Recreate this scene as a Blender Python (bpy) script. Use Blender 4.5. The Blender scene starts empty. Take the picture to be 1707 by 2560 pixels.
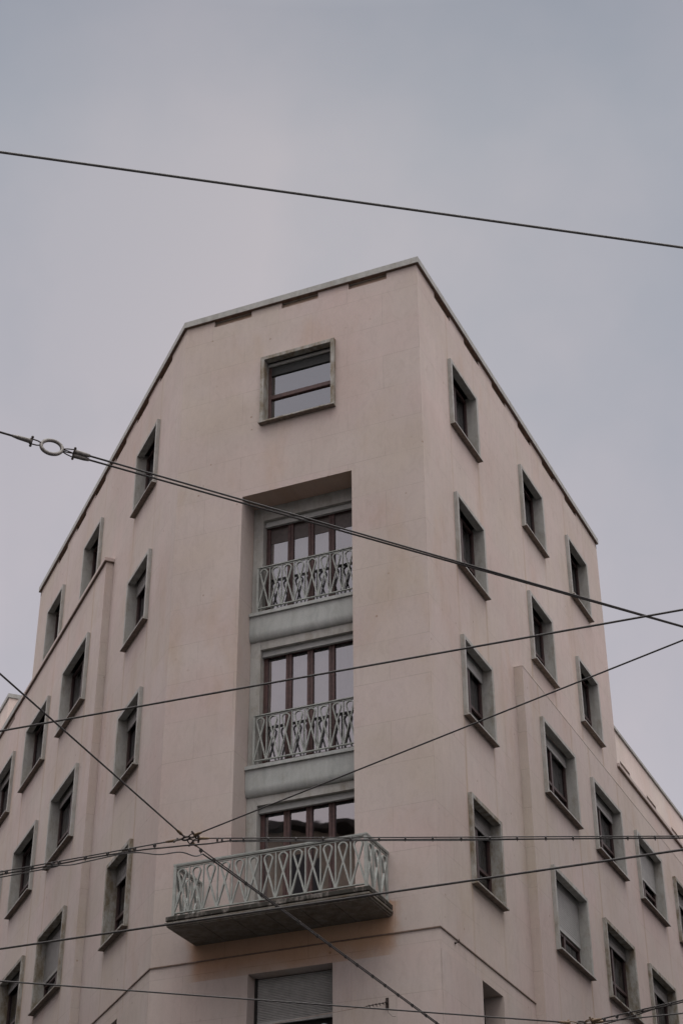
import bpy, bmesh, math, random
from mathutils import Vector, Matrix
random.seed(7)
R = math.radians
scene = bpy.context.scene
COL = scene.collection

# ------------------------------------------------------------------ camera
cam_d = bpy.data.cameras.new("camera")
cam = bpy.data.objects.new("camera", cam_d); COL.objects.link(cam)
cam_d.sensor_fit = 'VERTICAL'; cam_d.sensor_height = 36.0
cam_d.lens = 4286.0 / 2560.0 * 36.0
cam_d.clip_end = 3000.0
PITCH, ROLL = 0.5688, -0.0047
_c, _s = math.cos(PITCH), math.sin(PITCH)
_r0, _u0, _f = Vector((1, 0, 0)), Vector((0, -_s, _c)), Vector((0, _c, _s))
_rt = _r0 * math.cos(ROLL) + _u0 * math.sin(ROLL)
_up = _u0 * math.cos(ROLL) - _r0 * math.sin(ROLL)
_m = Matrix((( _rt.x, _up.x, -_f.x, 0.0), (_rt.y, _up.y, -_f.y, 0.0), (_rt.z, _up.z, -_f.z, 1.6), (0, 0, 0, 1)))
cam.matrix_world = _m
scene.camera = cam

# ------------------------------------------------------------------ light
SUN_EL, SUN_AZ = 58.0, 172.0          # degrees; azimuth clockwise from +Y (behind the camera, a little right)
SUN_STRENGTH, SKY_STRENGTH = 0.6, 0.1
world = bpy.data.worlds.new("World"); scene.world = world
world.use_nodes = True
wt = world.node_tree; wn = wt.nodes; wl = wt.links
for n in list(wn): wn.remove(n)
out = wn.new('ShaderNodeOutputWorld'); bg = wn.new('ShaderNodeBackground')
bg.inputs['Strength'].default_value = SKY_STRENGTH
wl.new(bg.outputs[0], out.inputs[0])
sky = wn.new('ShaderNodeTexSky'); sky.sky_type = 'NISHITA'; sky.sun_disc = False
sky.sun_elevation = R(SUN_EL); sky.sun_rotation = R(SUN_AZ)
sky.air_density = 1.0; sky.dust_density = 3.0
hsv = wn.new('ShaderNodeHueSaturation'); hsv.inputs['Saturation'].default_value = 0.35
wl.new(sky.outputs[0], hsv.inputs['Color'])
tc = wn.new('ShaderNodeTexCoord')
sep = wn.new('ShaderNodeSeparateXYZ'); wl.new(tc.outputs['Generated'], sep.inputs[0])
ramp = wn.new('ShaderNodeValToRGB')           # overcast brightness by height above the horizon (z = sin elevation)
cr = ramp.color_ramp
cr.elements[0].position = 0.0; cr.elements[0].color = (.07, .066, .064, 1)
cr.elements[1].position = 1.0; cr.elements[1].color = (3.9, 3.83, 3.78, 1)  # overhead sky, above the frame, raised to light the walls
for pos, c in ((.02, (.60, .56, .58)), (.30, (.65, .59, .61)), (.45, (.575, .528, .558)), (.60, (.515, .492, .525)), (.70, (.475, .467, .50)),
               (.757, (.39, .395, .44)), (.85, (2.0, 1.97, 1.95))):
    e = cr.elements.new(pos); e.color = (*c, 1)
wl.new(sep.outputs['Z'], ramp.inputs[0])
cn = wn.new('ShaderNodeTexNoise'); cn.inputs['Scale'].default_value = 4.2; cn.inputs['Detail'].default_value = 5.0
cn.inputs['Roughness'].default_value = .55
wl.new(tc.outputs['Generated'], cn.inputs['Vector'])
cramp = wn.new('ShaderNodeValToRGB')
cramp.color_ramp.elements[0].position = .37; cramp.color_ramp.elements[0].color = (.90, .935, .96, 1)
cramp.color_ramp.elements[1].position = .63; cramp.color_ramp.elements[1].color = (1.075, 1.045, 1.04, 1)
wl.new(cn.outputs['Fac'], cramp.inputs[0])
mul = wn.new('ShaderNodeMix'); mul.data_type = 'RGBA'; mul.blend_type = 'MULTIPLY'; mul.inputs['Factor'].default_value = 1.0
wl.new(ramp.outputs[0], mul.inputs['A']); wl.new(cramp.outputs[0], mul.inputs['B'])
sc_ = wn.new('ShaderNodeVectorMath'); sc_.operation = 'SCALE'; sc_.inputs['Scale'].default_value = 10.0
ab = wn.new('ShaderNodeMath'); ab.operation = 'ABSOLUTE'; wl.new(sep.outputs['X'], ab.inputs[0])
side = wn.new('ShaderNodeValToRGB'); se = side.color_ramp.elements   # paler ahead, edge vignetting tinted in, brightened out of frame to light side walls
se[0].position = .04; se[0].color = (1, 1, 1, 1); se[1].position = .19; se[1].color = (.86, .90, .935, 1)  # bluer, darker tone to both sides puts lens falloff into the sky
for pos, v in ((.40, 1.35), (.9, 1.75)):  # unseen flanks of the sky boosted to throw more light on the side walls
    e = se.new(pos); e.color = (v, v * .985, v * .97, 1)
wl.new(ab.outputs[0], side.inputs[0])
mul2 = wn.new('ShaderNodeMix'); mul2.data_type = 'RGBA'; mul2.blend_type = 'MULTIPLY'; mul2.inputs['Factor'].default_value = 1.0
wl.new(mul.outputs['Result'], mul2.inputs['A']); wl.new(side.outputs[0], mul2.inputs['B'])
wl.new(mul2.outputs['Result'], sc_.inputs[0])
mx = wn.new('ShaderNodeMix'); mx.data_type = 'RGBA'; mx.inputs['Factor'].default_value = 0.92
wl.new(hsv.outputs[0], mx.inputs['A']); wl.new(sc_.outputs[0], mx.inputs['B'])
wl.new(mx.outputs['Result'], bg.inputs['Color'])

sun_d = bpy.data.lights.new("sun", 'SUN'); sun_d.energy = SUN_STRENGTH; sun_d.angle = R(40.0)
sun_d.color = (1.0, .955, .90)
sun = bpy.data.objects.new("sun", sun_d); COL.objects.link(sun)
_sd = Vector((math.sin(R(SUN_AZ)) * math.cos(R(SUN_EL)), math.cos(R(SUN_AZ)) * math.cos(R(SUN_EL)), math.sin(R(SUN_EL))))
sun.rotation_euler = (-_sd).to_track_quat('-Z', 'Y').to_euler()
sun.location = _sd * 80

vs = scene.view_settings
scene.display_settings.display_device = 'sRGB'
vs.view_transform = 'Standard'; vs.look = 'None'; vs.gamma = 1.0; vs.use_curve_mapping = False
vs.exposure = 0.0
scene.render.engine = 'CYCLES'
scene.cycles.max_bounces = 8; scene.cycles.diffuse_bounces = 1

# ------------------------------------------------------------------ materials
class NT:
    """small helper for node materials"""
    def __init__(s, name):
        s.m = bpy.data.materials.new(name); s.m.use_nodes = True
        s.t = s.m.node_tree; s.n = s.t.nodes; s.b = s.n['Principled BSDF']; s.o = s.n['Material Output']
    def new(s, kind, **kw):
        n = s.n.new(kind)
        for k, v in kw.items():
            if k in n.inputs: n.inputs[k].default_value = v
            else: setattr(n, k, v)
        return n
    def link(s, a, b): s.t.links.new(a, b)
    def pos(s): return s.new('ShaderNodeNewGeometry').outputs['Position']
    def uv(s): return s.new('ShaderNodeUVMap').outputs['UV']
    def mapping(s, vec, scale=(1, 1, 1), loc=(0, 0, 0)):
        n = s.new('ShaderNodeMapping'); n.inputs['Scale'].default_value = scale; n.inputs['Location'].default_value = loc
        s.link(vec, n.inputs[0]); return n.outputs[0]
    def noise(s, vec, scale, detail=5.0, rough=.55, dist=0.0):
        n = s.new('ShaderNodeTexNoise', Scale=scale, Detail=detail, Roughness=rough, Distortion=dist)
        s.link(vec, n.inputs['Vector']); return n.outputs['Fac']
    def ramp(s, fac, *stops):
        n = s.new('ShaderNodeValToRGB'); e = n.color_ramp.elements
        e[0].position, e[0].color = stops[0][0], (*stops[0][1], 1)
        e[1].position, e[1].color = stops[-1][0], (*stops[-1][1], 1)
        for p_, c_ in stops[1:-1]:
            k = e.new(p_); k.color = (*c_, 1)
        s.link(fac, n.inputs[0]); return n.outputs['Color']
    def mix(s, a, b, fac=None, mode='MIX', f=.5):
        n = s.new('ShaderNodeMix', data_type='RGBA', blend_type=mode)
        for q, key in ((a, 'A'), (b, 'B')):
            if isinstance(q, tuple): n.inputs[key].default_value = (*q, 1)
            else: s.link(q, n.inputs[key])
        if fac is None: n.inputs['Factor'].default_value = f
        else: s.link(fac, n.inputs['Factor'])
        return n.outputs['Result']
    def bump(s, height, strength=.2, dist=.01):
        n = s.new('ShaderNodeBump', Strength=strength, Distance=dist)
        s.link(height, n.inputs['Height']); s.link(n.outputs[0], s.b.inputs['Normal']); return n
    def base(s, c):
        if isinstance(c, tuple): s.b.inputs['Base Color'].default_value = (*c, 1)
        else: s.link(c, s.b.inputs['Base Color'])
    def rough(s, r): s.b.inputs['Roughness'].default_value = r
g3 = lambda v: (v, v, v)

def wall_stone(name, ca, cb, joint=.79, stain_box=None, streaks=.6, drips=()):
    k = NT(name); uv = k.uv(); pos = k.pos()
    br = k.new('ShaderNodeTexBrick', offset=.5, squash=1.0)
    k.link(k.mapping(uv, (1, 1, 1), (0.815, -0.122, 0)), br.inputs['Vector'])
    br.inputs['Scale'].default_value = 1.0; br.inputs['Mortar Size'].default_value = .008; br.inputs['Mortar Smooth'].default_value = .6
    br.inputs['Brick Width'].default_value = 1.63; br.inputs['Row Height'].default_value = .843
    br.inputs['Color1'].default_value = (0, 0, 0, 1); br.inputs['Color2'].default_value = (1, 1, 1, 1)
    br.inputs['Mortar'].default_value = (.5, .5, .5, 1); br.inputs['Bias'].default_value = 0.0
    c = k.mix(ca, cb, br.outputs['Color'])
    big = k.noise(pos, .5, 4.0)
    c = k.mix(c, k.ramp(big, (.3, (.92, .90, .875)), (.7, (1.035, 1.035, 1.03))), mode='MULTIPLY', f=1.0)
    hue = k.noise(k.mapping(pos, (1, 1, 1), (9, 4, 2)), .42, 3.0)
    c = k.mix(c, k.ramp(hue, (.36, (1.025, .985, .985)), (.5, (1, 1, 1)), (.66, (.995, .992, .95))), mode='MULTIPLY', f=1.0)
    streak = k.noise(k.mapping(uv, (5.0, .22, 1)), 1.3, 6.0, .6)
    c = k.mix(c, k.ramp(streak, (.25, (.93, .92, .91)), (.5, (1, 1, 1)), (.78, (1.04, 1.03, 1.03))), mode='MULTIPLY', f=streaks)
    vein = k.noise(k.mapping(uv, (2.2, 1.0, 1)), 2.4, 8.0, .68, 1.4)
    c = k.mix(c, k.ramp(vein, (.32, (.925, .91, .90)), (.5, (1, 1, 1)), (.72, (1.045, 1.04, 1.03))), mode='MULTIPLY', f=.85)
    grain = k.noise(pos, 38.0, 4.0, .6)
    c = k.mix(c, k.ramp(grain, (.25, g3(.93)), (.75, g3(1.06))), mode='MULTIPLY', f=.7)
    # pits and dark specks in the stone
    vo = k.new('ShaderNodeTexVoronoi', Scale=2.7); k.link(pos, vo.inputs['Vector'])
    spk = k.ramp(vo.outputs['Distance'], (.045, (.70, .62, .56)), (.085, (1, 1, 1)))
    gate = k.ramp(k.noise(pos, 1.1, 2.0), (.46, (0, 0, 0)), (.56, (1, 1, 1)))
    c = k.mix(c, k.mix(c, spk, mode='MULTIPLY', f=1.0), gate)
    # rainwater stains with uneven edges
    st = k.noise(k.mapping(uv, (1.0, .35, 1), (3.1, 7.7, 0)), .9, 7.0, .62)
    c = k.mix(c, k.ramp(st, (.55, (1, 1, 1)), (.72, (.93, .86, .77))), mode='MULTIPLY', f=.8)
    if drips:                                         # rust-yellow rain runs below the ends of the sills
        sx = k.new('ShaderNodeSeparateXYZ'); k.link(uv, sx.inputs[0])
        wob = k.noise(k.mapping(uv, (1, .5, 1)), 1.2, 3.0)
        wx = k.new('ShaderNodeMath', operation='MULTIPLY_ADD'); k.link(wob, wx.inputs[0]); wx.inputs[1].default_value = .10; k.link(sx.outputs['X'], wx.inputs[2])
        acc = None
        for u_ in drips:
            d = k.new('ShaderNodeMath', operation='SUBTRACT'); k.link(wx.outputs[0], d.inputs[0]); d.inputs[1].default_value = u_ + .05
            e = k.new('ShaderNodeMath', operation='ABSOLUTE'); k.link(d.outputs[0], e.inputs[0])
            f_ = k.new('ShaderNodeMapRange', interpolation_type='SMOOTHSTEP'); k.link(e.outputs[0], f_.inputs['Value'])
            f_.inputs['From Min'].default_value = .075; f_.inputs['From Max'].default_value = .0
            if acc is None: acc = f_.outputs[0]
            else:
                mm = k.new('ShaderNodeMath', operation='MAXIMUM'); k.link(acc, mm.inputs[0]); k.link(f_.outputs[0], mm.inputs[1]); acc = mm.outputs[0]
        fade = k.ramp(k.noise(k.mapping(uv, (.6, .25, 1), (2, 9, 0)), 1.0, 4.0), (.38, g3(.1)), (.62, g3(1)))
        c = k.mix(c, k.mix(c, (.86, .79, .67), mode='MULTIPLY', f=1.0), k.mix(acc, fade, mode='MULTIPLY', f=1.0))
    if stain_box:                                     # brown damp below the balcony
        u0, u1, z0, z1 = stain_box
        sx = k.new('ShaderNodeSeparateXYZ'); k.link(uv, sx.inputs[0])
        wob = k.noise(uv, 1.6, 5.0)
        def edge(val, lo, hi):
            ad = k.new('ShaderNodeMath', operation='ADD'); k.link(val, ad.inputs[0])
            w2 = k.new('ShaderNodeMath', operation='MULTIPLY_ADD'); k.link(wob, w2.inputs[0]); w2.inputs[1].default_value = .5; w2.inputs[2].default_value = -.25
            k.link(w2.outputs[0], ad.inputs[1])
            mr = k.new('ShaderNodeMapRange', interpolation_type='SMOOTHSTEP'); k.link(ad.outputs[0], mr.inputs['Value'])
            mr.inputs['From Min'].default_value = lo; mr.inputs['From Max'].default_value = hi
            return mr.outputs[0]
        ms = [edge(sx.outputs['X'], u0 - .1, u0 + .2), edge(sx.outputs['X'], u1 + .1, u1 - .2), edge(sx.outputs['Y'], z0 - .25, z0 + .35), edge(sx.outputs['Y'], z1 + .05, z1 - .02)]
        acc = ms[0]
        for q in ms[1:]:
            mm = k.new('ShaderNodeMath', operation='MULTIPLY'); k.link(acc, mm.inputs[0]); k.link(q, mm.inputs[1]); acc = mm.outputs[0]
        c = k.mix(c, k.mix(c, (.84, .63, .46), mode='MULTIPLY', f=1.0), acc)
    c = k.mix(c, k.mix(c, (joint, joint * .975, joint * .95), mode='MULTIPLY', f=1.0), k.mix(br.outputs['Fac'], k.ramp(k.noise(pos, 1.4, 3.0), (.35, g3(.15)), (.65, g3(1))), mode='MULTIPLY', f=1.0))
    k.base(c); k.rough(.82)
    k.b.inputs['Specular IOR Level'].default_value = .3
    h = k.mix(grain, k.mix(vein, br.outputs['Fac'], mode='SUBTRACT', f=.5), f=.5)
    k.bump(h, .10, .008)
    return k.m

PINK_A, PINK_B = (.56, .474, .444), (.55, .478, .439)
M = {}
DR_N, DR_W = (1.66, 3.29, 6.18, 7.81, 9.75, 11.38), (5.84, 8.11, 9.42, 11.67, 12.98, 15.24)
M['wall'] = wall_stone('pink_stone', PINK_A, PINK_B)
M['wall_left'] = wall_stone('pink_stone_left', PINK_A, PINK_B, drips=DR_N)
M['wall_wing'] = wall_stone('pink_stone_wing', PINK_A, PINK_B, drips=DR_W)
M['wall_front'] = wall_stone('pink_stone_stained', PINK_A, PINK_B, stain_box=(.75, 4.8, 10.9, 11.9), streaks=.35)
M['wall_warm'] = wall_stone('warm_pink_stone', (.585, .495, .457), (.575, .497, .453), drips=DR_N)
M['sill_underside'] = None
M['tan'] = wall_stone('tan_stone', (.57, .495, .445), (.555, .49, .45), .8)
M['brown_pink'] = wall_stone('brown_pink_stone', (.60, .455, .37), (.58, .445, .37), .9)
M['plaster'] = wall_stone('pale_plaster', (.74, .645, .585), (.73, .645, .59), .97)

def grey_marble(name, ca, cb, dirt, dirt_lo=.5, dirt_hi=.75):
    k = NT(name); pos = k.pos()
    v = k.noise(k.mapping(pos, (1.2, 1.2, .8)), 2.2, 8.0, .65, 2.0)
    c = k.ramp(v, (.3, ca), (.5, cb), (.72, tuple(x * 1.08 for x in cb)))
    s2 = k.noise(k.mapping(pos, (4, 4, .45)), 1.8, 6.0, .62)
    c = k.mix(c, k.ramp(s2, (.28, (.82, .82, .80)), (.6, (1.04, 1.04, 1.04))), mode='MULTIPLY', f=.8)
    d = k.noise(k.mapping(pos, (3, 3, 1.3), (5, 1, 2)), 1.7, 8.0, .7)
    c = k.mix(c, k.mix(c, dirt, mode='MULTIPLY', f=1.0), k.ramp(d, (dirt_lo, g3(0)), (dirt_hi, g3(1))))
    gr = k.noise(pos, 45.0, 3.0)
    c = k.mix(c, k.ramp(gr, (.3, g3(.9)), (.7, g3(1.06))), mode='MULTIPLY', f=.7)
    k.base(c); k.rough(.7); k.b.inputs['Specular IOR Level'].default_value = .35
    k.bump(gr, .15, .005)
    return k.m
M['frame'] = grey_marble('grey_green_marble', (.37, .36, .338), (.43, .418, .39), (.66, .60, .51), .48, .76)
M['frame_old'] = grey_marble('weathered_marble', (.345, .335, .305), (.405, .392, .36), (.50, .41, .30), .40, .62)
M['marble'] = grey_marble('spandrel_marble', (.37, .385, .375), (.43, .44, .42), (.8, .78, .72), .55, .8)
M['coping'] = grey_marble('coping_stone', (.36, .36, .34), (.41, .405, .38), (.7, .66, .6))
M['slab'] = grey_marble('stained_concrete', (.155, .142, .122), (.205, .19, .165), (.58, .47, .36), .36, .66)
M['slab_edge'] = grey_marble('mossy_stone', (.28, .25, .22), (.38, .34, .31), (.10, .10, .085), .30, .50)

def simple(name, c, rough=.6, metal=0.0, nscale=20.0, amount=.25, bump=.1):
    k = NT(name); n = k.noise(k.pos(), nscale, 4.0)
    k.base(k.mix(c, k.ramp(n, (.3, g3(1 - amount)), (.7, g3(1 + amount))), mode='MULTIPLY', f=1.0)); k.rough(rough)
    k.b.inputs['Metallic'].default_value = metal
    if bump: k.bump(n, bump, .004)
    return k.m
M['sill_underside'] = simple('sill_brown', (.235, .185, .15), .9, 0, 12, .3)
M['wood'] = simple('red_brown_wood', (.078, .038, .034), .55, 0, 14, .3)
M['wood_shaded'] = simple('shaded_brown_wood', (.045, .021, .018), .55, 0, 14, .3)  # same wood, darkened for the shadow inside the side windows
M['head_strip'] = simple('dark_brown_strip', (.075, .058, .052), .45, 0, 10, .2)
M['shade'] = simple('dark_green_shading', (.035, .038, .036), .6, 0, 14, .2)  # near-black tone for the shadowed head of the front window
M['rail'] = simple('grey_green_paint', (.36, .375, .345), .5, 0, 9, .18)
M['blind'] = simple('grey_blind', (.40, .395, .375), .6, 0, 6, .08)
M['blind_shaded'] = simple('shaded_blind', (.25, .24, .225), .6, 0, 6, .12)  # the grey blind again, with weaker light mixed into its colour
M['blind_slat'] = simple('roller_shutter_slats', (.44, .43, .41), .6, 0, 8, .12)
M['box'] = simple('grey_trim', (.40, .405, .385), .5, 0, 8, .1)
M['dark'] = simple('dark_gap', (.02, .018, .016), .8, 0, 8, .2, 0)
M['attic_shade'] = simple('shaded_opening', (.22, .175, .165), .7, 0, 6, .15)  # brown tone stands in for the shaded soffit and reveal of the openings
M['curtain'] = simple('white_curtain', (.66, .65, .64), .9, 0, 3, .12, 0)
M['brown_string'] = simple('brown_strip', (.17, .115, .085), .7, .0, 12, .3)  # string course, and the painted shade lines under the copings
M['cable'] = simple('dark_cable', (.042, .036, .033), .55, 0, 30, .35)
M['cable_grey'] = simple('grey_cable', (.10, .095, .09), .5, 0, 30, .3)
M['steel'] = simple('weathered_steel', (.17, .155, .14), .5, .35, 60, .4)
M['bronze'] = simple('tarnished_bronze', (.16, .105, .06), .5, .3, 70, .45)
M['iron'] = simple('rusty_iron', (.045, .032, .026), .6, .2, 60, .4)
M['roof'] = simple('roofing', (.20, .19, .18), .9, 0, 3, .2)
M['asphalt'] = simple('asphalt', (.05, .05, .052), .9, 0, 40, .35)
M['paving'] = simple('paving', (.22, .21, .20), .85, 0, 6, .25)
M['ochre'] = simple('ochre_plaster', (.52, .42, .33), .9, 0, 1.5, .2)
M['tile'] = simple('dark_roof_tile', (.035, .026, .022), .9, 0, 5, .3)
M['shade_block_grey'] = simple('shade_block_grey', (.17, .155, .145), .9, 0, 1.0, .15)
M['window_dark'] = simple('dark_window', (.03, .03, .035), .2, 0, 3, .2, 0)
M['twig'] = simple('dry_twig', (.10, .085, .06), .9, 0, 30, .3)
M['pot'] = simple('clay_pot', (.30, .15, .09), .85, 0, 30, .2)
M['lampglass'] = simple('white_glass', (.62, .66, .66), .25, 0, 6, .05, 0)

def glass(name, refl, tint):
    k = NT(name); k.n.remove(k.b)
    gl = k.new('ShaderNodeBsdfGlossy', Roughness=.015); gl.inputs['Color'].default_value = (*tint, 1)
    tr = k.new('ShaderNodeBsdfTransparent'); tr.inputs['Color'].default_value = (.62, .64, .64, 1)
    fr = k.new('ShaderNodeFresnel', IOR=1.5)
    ad = k.new('ShaderNodeMath', operation='ADD', use_clamp=True); k.link(fr.outputs[0], ad.inputs[0]); ad.inputs[1].default_value = refl
    nz = k.noise(k.pos(), 1.1, 2.0)
    bp = k.new('ShaderNodeBump', Strength=.10, Distance=.02); k.link(nz, bp.inputs['Height']); k.link(bp.outputs[0], gl.inputs['Normal'])
    mi = k.new('ShaderNodeMixShader'); k.link(ad.outputs[0], mi.inputs[0]); k.link(tr.outputs[0], mi.inputs[1]); k.link(gl.outputs[0], mi.inputs[2])
    k.link(mi.outputs[0], k.o.inputs[0])
    return k.m
M['glass'] = glass('coated_glass', .23, (.98, .97, 1.0))
M['glass_side'] = glass('window_glass', .03, (.95, .95, 1.0))

# ------------------------------------------------------------------ wall frames and mesh helpers
R0, L0 = Vector((1.634, 28.220)), None
def _v(a): return Vector((math.sin(R(a)), math.cos(R(a))))
vF, vR, vL = _v(-66.6735), _v(24.517), _v(-23.156)
W = 5.566
L0 = R0 + vF * W
nF, nR, nL = Vector((vF.y, -vF.x)), Vector((vR.y, -vR.x)), Vector((-vL.y, vL.x))
if nF.y > 0: nF = -nF
class Frame:
    def __init__(s, o, v, n): s.o, s.v, s.n = o, v, n
    def p(s, u, n, z):
        q = s.o + s.v * u + s.n * n
        return Vector((q.x, q.y, z))
FR, RR, LL = Frame(R0, vF, nF), Frame(R0, vR, nR), Frame(L0, vL, nL)
DR, DL, PROT = .194, .183, .078
class Local:                                        # plain x (along), y (outwards), z
    def p(s, u, n, z): return Vector((u, n, z))
LOC = Local()

class MB:
    """collects faces into one mesh; every face gets a UV in metres"""
    def __init__(s): s.bm = bmesh.new(); s.uvl = s.bm.loops.layers.uv.new('UVMap'); s.mi = 0
    def face(s, pts, uvs):
        f = s.bm.faces.new([s.bm.verts.new(p) for p in pts]); f.material_index = s.mi
        for l, t in zip(f.loops, uvs): l[s.uvl].uv = t
        return f
    def rect(s, fr, u0, u1, z0, z1, n):             # in the wall plane
        s.face([fr.p(u0, n, z0), fr.p(u1, n, z0), fr.p(u1, n, z1), fr.p(u0, n, z1)], [(u0, z0), (u1, z0), (u1, z1), (u0, z1)])
    def pane(s, fr, u0, u1, z0, z1, n):             # facing outwards
        s.face([fr.p(u0, n, z1), fr.p(u1, n, z1), fr.p(u1, n, z0), fr.p(u0, n, z0)], [(u0, z1), (u1, z1), (u1, z0), (u0, z0)])
    def side(s, fr, u, n0, n1, z0, z1):
        s.face([fr.p(u, n0, z0), fr.p(u, n1, z0), fr.p(u, n1, z1), fr.p(u, n0, z1)], [(u + n0, z0), (u + n1, z0), (u + n1, z1), (u + n0, z1)])
    def flat(s, fr, u0, u1, n0, n1, z):
        s.face([fr.p(u0, n0, z), fr.p(u1, n0, z), fr.p(u1, n1, z), fr.p(u0, n1, z)], [(u0, n0), (u1, n0), (u1, n1), (u0, n1)])
    def box(s, fr, u0, u1, n0, n1, z0, z1):
        v = [s.bm.verts.new(fr.p(u, n, z)) for u in (u0, u1) for n in (n0, n1) for z in (z0, z1)]
        uvw = [(u, n, z) for u in (u0, u1) for n in (n0, n1) for z in (z0, z1)]
        for ids, ax in (((0, 1, 3, 2), 0), ((4, 6, 7, 5), 0), ((0, 4, 5, 1), 1), ((2, 3, 7, 6), 1), ((0, 2, 6, 4), 2), ((1, 5, 7, 3), 2)):
            f = s.bm.faces.new([v[i] for i in ids]); f.material_index = s.mi
            for l, i in zip(f.loops, ids):
                a = uvw[i]; l[s.uvl].uv = ((a[0] + a[1], a[2]) if ax == 0 else (a[0], a[2]) if ax == 1 else (a[0], a[1]))
    def grid(s, fr, us, zs, holes, n):              # wall sheet with rectangular holes
        us = sorted(set([round(x, 4) for x in us] + [round(h[i], 4) for h in holes for i in (0, 1) if us[0] < h[i] < us[-1]]))
        zs = sorted(set([round(x, 4) for x in zs] + [round(h[i], 4) for h in holes for i in (2, 3) if zs[0] < h[i] < zs[-1]]))
        for a, b in zip(us, us[1:]):
            for c, d in zip(zs, zs[1:]):
                cu, cz = (a + b) / 2, (c + d) / 2
                if any(h[0] < cu < h[1] and h[2] < cz < h[3] for h in holes): continue
                s.rect(fr, a, b, c, d, n)
    def poly(s, pts2, z, flip=False):
        pts = [Vector((p.x, p.y, z)) for p in pts2]
        if flip: pts.reverse()
        s.face(pts, [(p.x, p.y) for p in pts])
    def prism(s, fr, prof, u0, u1):                 # profile of (n, z) swept along u
        k = len(prof)
        a = [s.bm.verts.new(fr.p(u0, n, z)) for n, z in prof]; b = [s.bm.verts.new(fr.p(u1, n, z)) for n, z in prof]
        for i in range(k):
            j = (i + 1) % k
            f = s.bm.faces.new((a[i], a[j], b[j], b[i])); f.material_index = s.mi
            for l, t in zip(f.loops, ((u0, i * .1), (u0, i * .1 + .1), (u1, i * .1 + .1), (u1, i * .1))): l[s.uvl].uv = t
        for q in (a, b):
            f = s.bm.faces.new(q); f.material_index = s.mi
    def sweep(s, fr, path, w, n0, n1, caps=True):   # flat bar along a path of (u, z); w wide in the plane, n0..n1 deep
        rings = []
        m = len(path)
        for i, (u, z) in enumerate(path):
            pa, pb = path[max(0, i - 1)], path[min(m - 1, i + 1)]
            du, dz = pb[0] - pa[0], pb[1] - pa[1]; q = math.hypot(du, dz) or 1
            nx, nz = -dz / q * w / 2, du / q * w / 2
            rings.append([s.bm.verts.new(fr.p(u + nx * sg, n, z + nz * sg)) for sg, n in ((1, n0), (1, n1), (-1, n1), (-1, n0))])
        for a, b in zip(rings, rings[1:]):
            for i in range(4):
                f = s.bm.faces.new((a[i], a[(i + 1) % 4], b[(i + 1) % 4], b[i])); f.material_index = s.mi
        for q in (rings[0], rings[-1]):
            f = s.bm.faces.new(q); f.material_index = s.mi
    def tube(s, pts, r, sides=8, closed=False):
        pts = [Vector(p) for p in pts]; m = len(pts); rings = []
        rad = r if isinstance(r, (list, tuple)) else [r] * m
        ref = None
        for i, p in enumerate(pts):
            if closed: t = pts[(i + 1) % m] - pts[i - 1]
            else: t = pts[min(m - 1, i + 1)] - pts[max(0, i - 1)]
            t.normalize()
            if ref is None: ref = Vector((0, 0, 1)) if abs(t.z) < .9 else Vector((1, 0, 0))
            a = (ref - t * ref.dot(t)).normalized(); ref = a; b = t.cross(a)
            rings.append([s.bm.verts.new(p + (a * math.cos(2 * math.pi * k / sides) + b * math.sin(2 * math.pi * k / sides)) * rad[i]) for k in range(sides)])
        prs = list(zip(rings, rings[1:])) + ([(rings[-1], rings[0])] if closed else [])
        for a, b in prs:
            for k in range(sides):
                f = s.bm.faces.new((a[k], a[(k + 1) % sides], b[(k + 1) % sides], b[k])); f.smooth = True; f.material_index = s.mi
        if not closed:
            for q in (rings[0], rings[-1]):
                f = s.bm.faces.new(q); f.material_index = s.mi
    def ball(s, c, r, sx=1, sy=1, sz=1, seg=16):
        res = bmesh.ops.create_uvsphere(s.bm, u_segments=seg, v_segments=seg // 2, radius=r)
        for v in res['verts']:
            v.co = Vector((v.co.x * sx, v.co.y * sy, v.co.z * sz)) + Vector(c)
            for f in v.link_faces: f.smooth = True; f.material_index = s.mi
    def build(s, name, mats, parent=None, bevel=0, solid=True):
        if solid: bmesh.ops.recalc_face_normals(s.bm, faces=s.bm.faces[:])
        me = bpy.data.meshes.new(name); s.bm.to_mesh(me); s.bm.free()
        for m in (mats if isinstance(mats, (list, tuple)) else [mats]): me.materials.append(m)
        o = bpy.data.objects.new(name, me); COL.objects.link(o)
        if parent: o.parent = parent
        if bevel:
            b = o.modifiers.new('bevel', 'BEVEL'); b.width = bevel; b.segments = 2; b.limit_method = 'ANGLE'
        return o
def link_mesh(name, me, parent, bevel=0):
    o = bpy.data.objects.new(name, me); COL.objects.link(o); o.parent = parent
    if bevel:
        b = o.modifiers.new('bevel', 'BEVEL'); b.width = bevel; b.segments = 2; b.limit_method = 'ANGLE'
    return o
def tag(o, label, cat, group=None):
    o['label'] = label; o['category'] = cat
    if group: o['group'] = group
    return o
def empty(name, loc=(0, 0, 0)):
    o = bpy.data.objects.new(name, None); COL.objects.link(o); o.location = loc; return o
def structure(o): o['kind'] = 'structure'; return o

# ------------------------------------------------------------------ ground
m = MB(); m.poly([Vector((-400, -400)), Vector((400, -400)), Vector((400, 400)), Vector((-400, 400))], 0.0)
structure(m.build('street', M['asphalt'], solid=False))

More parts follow.
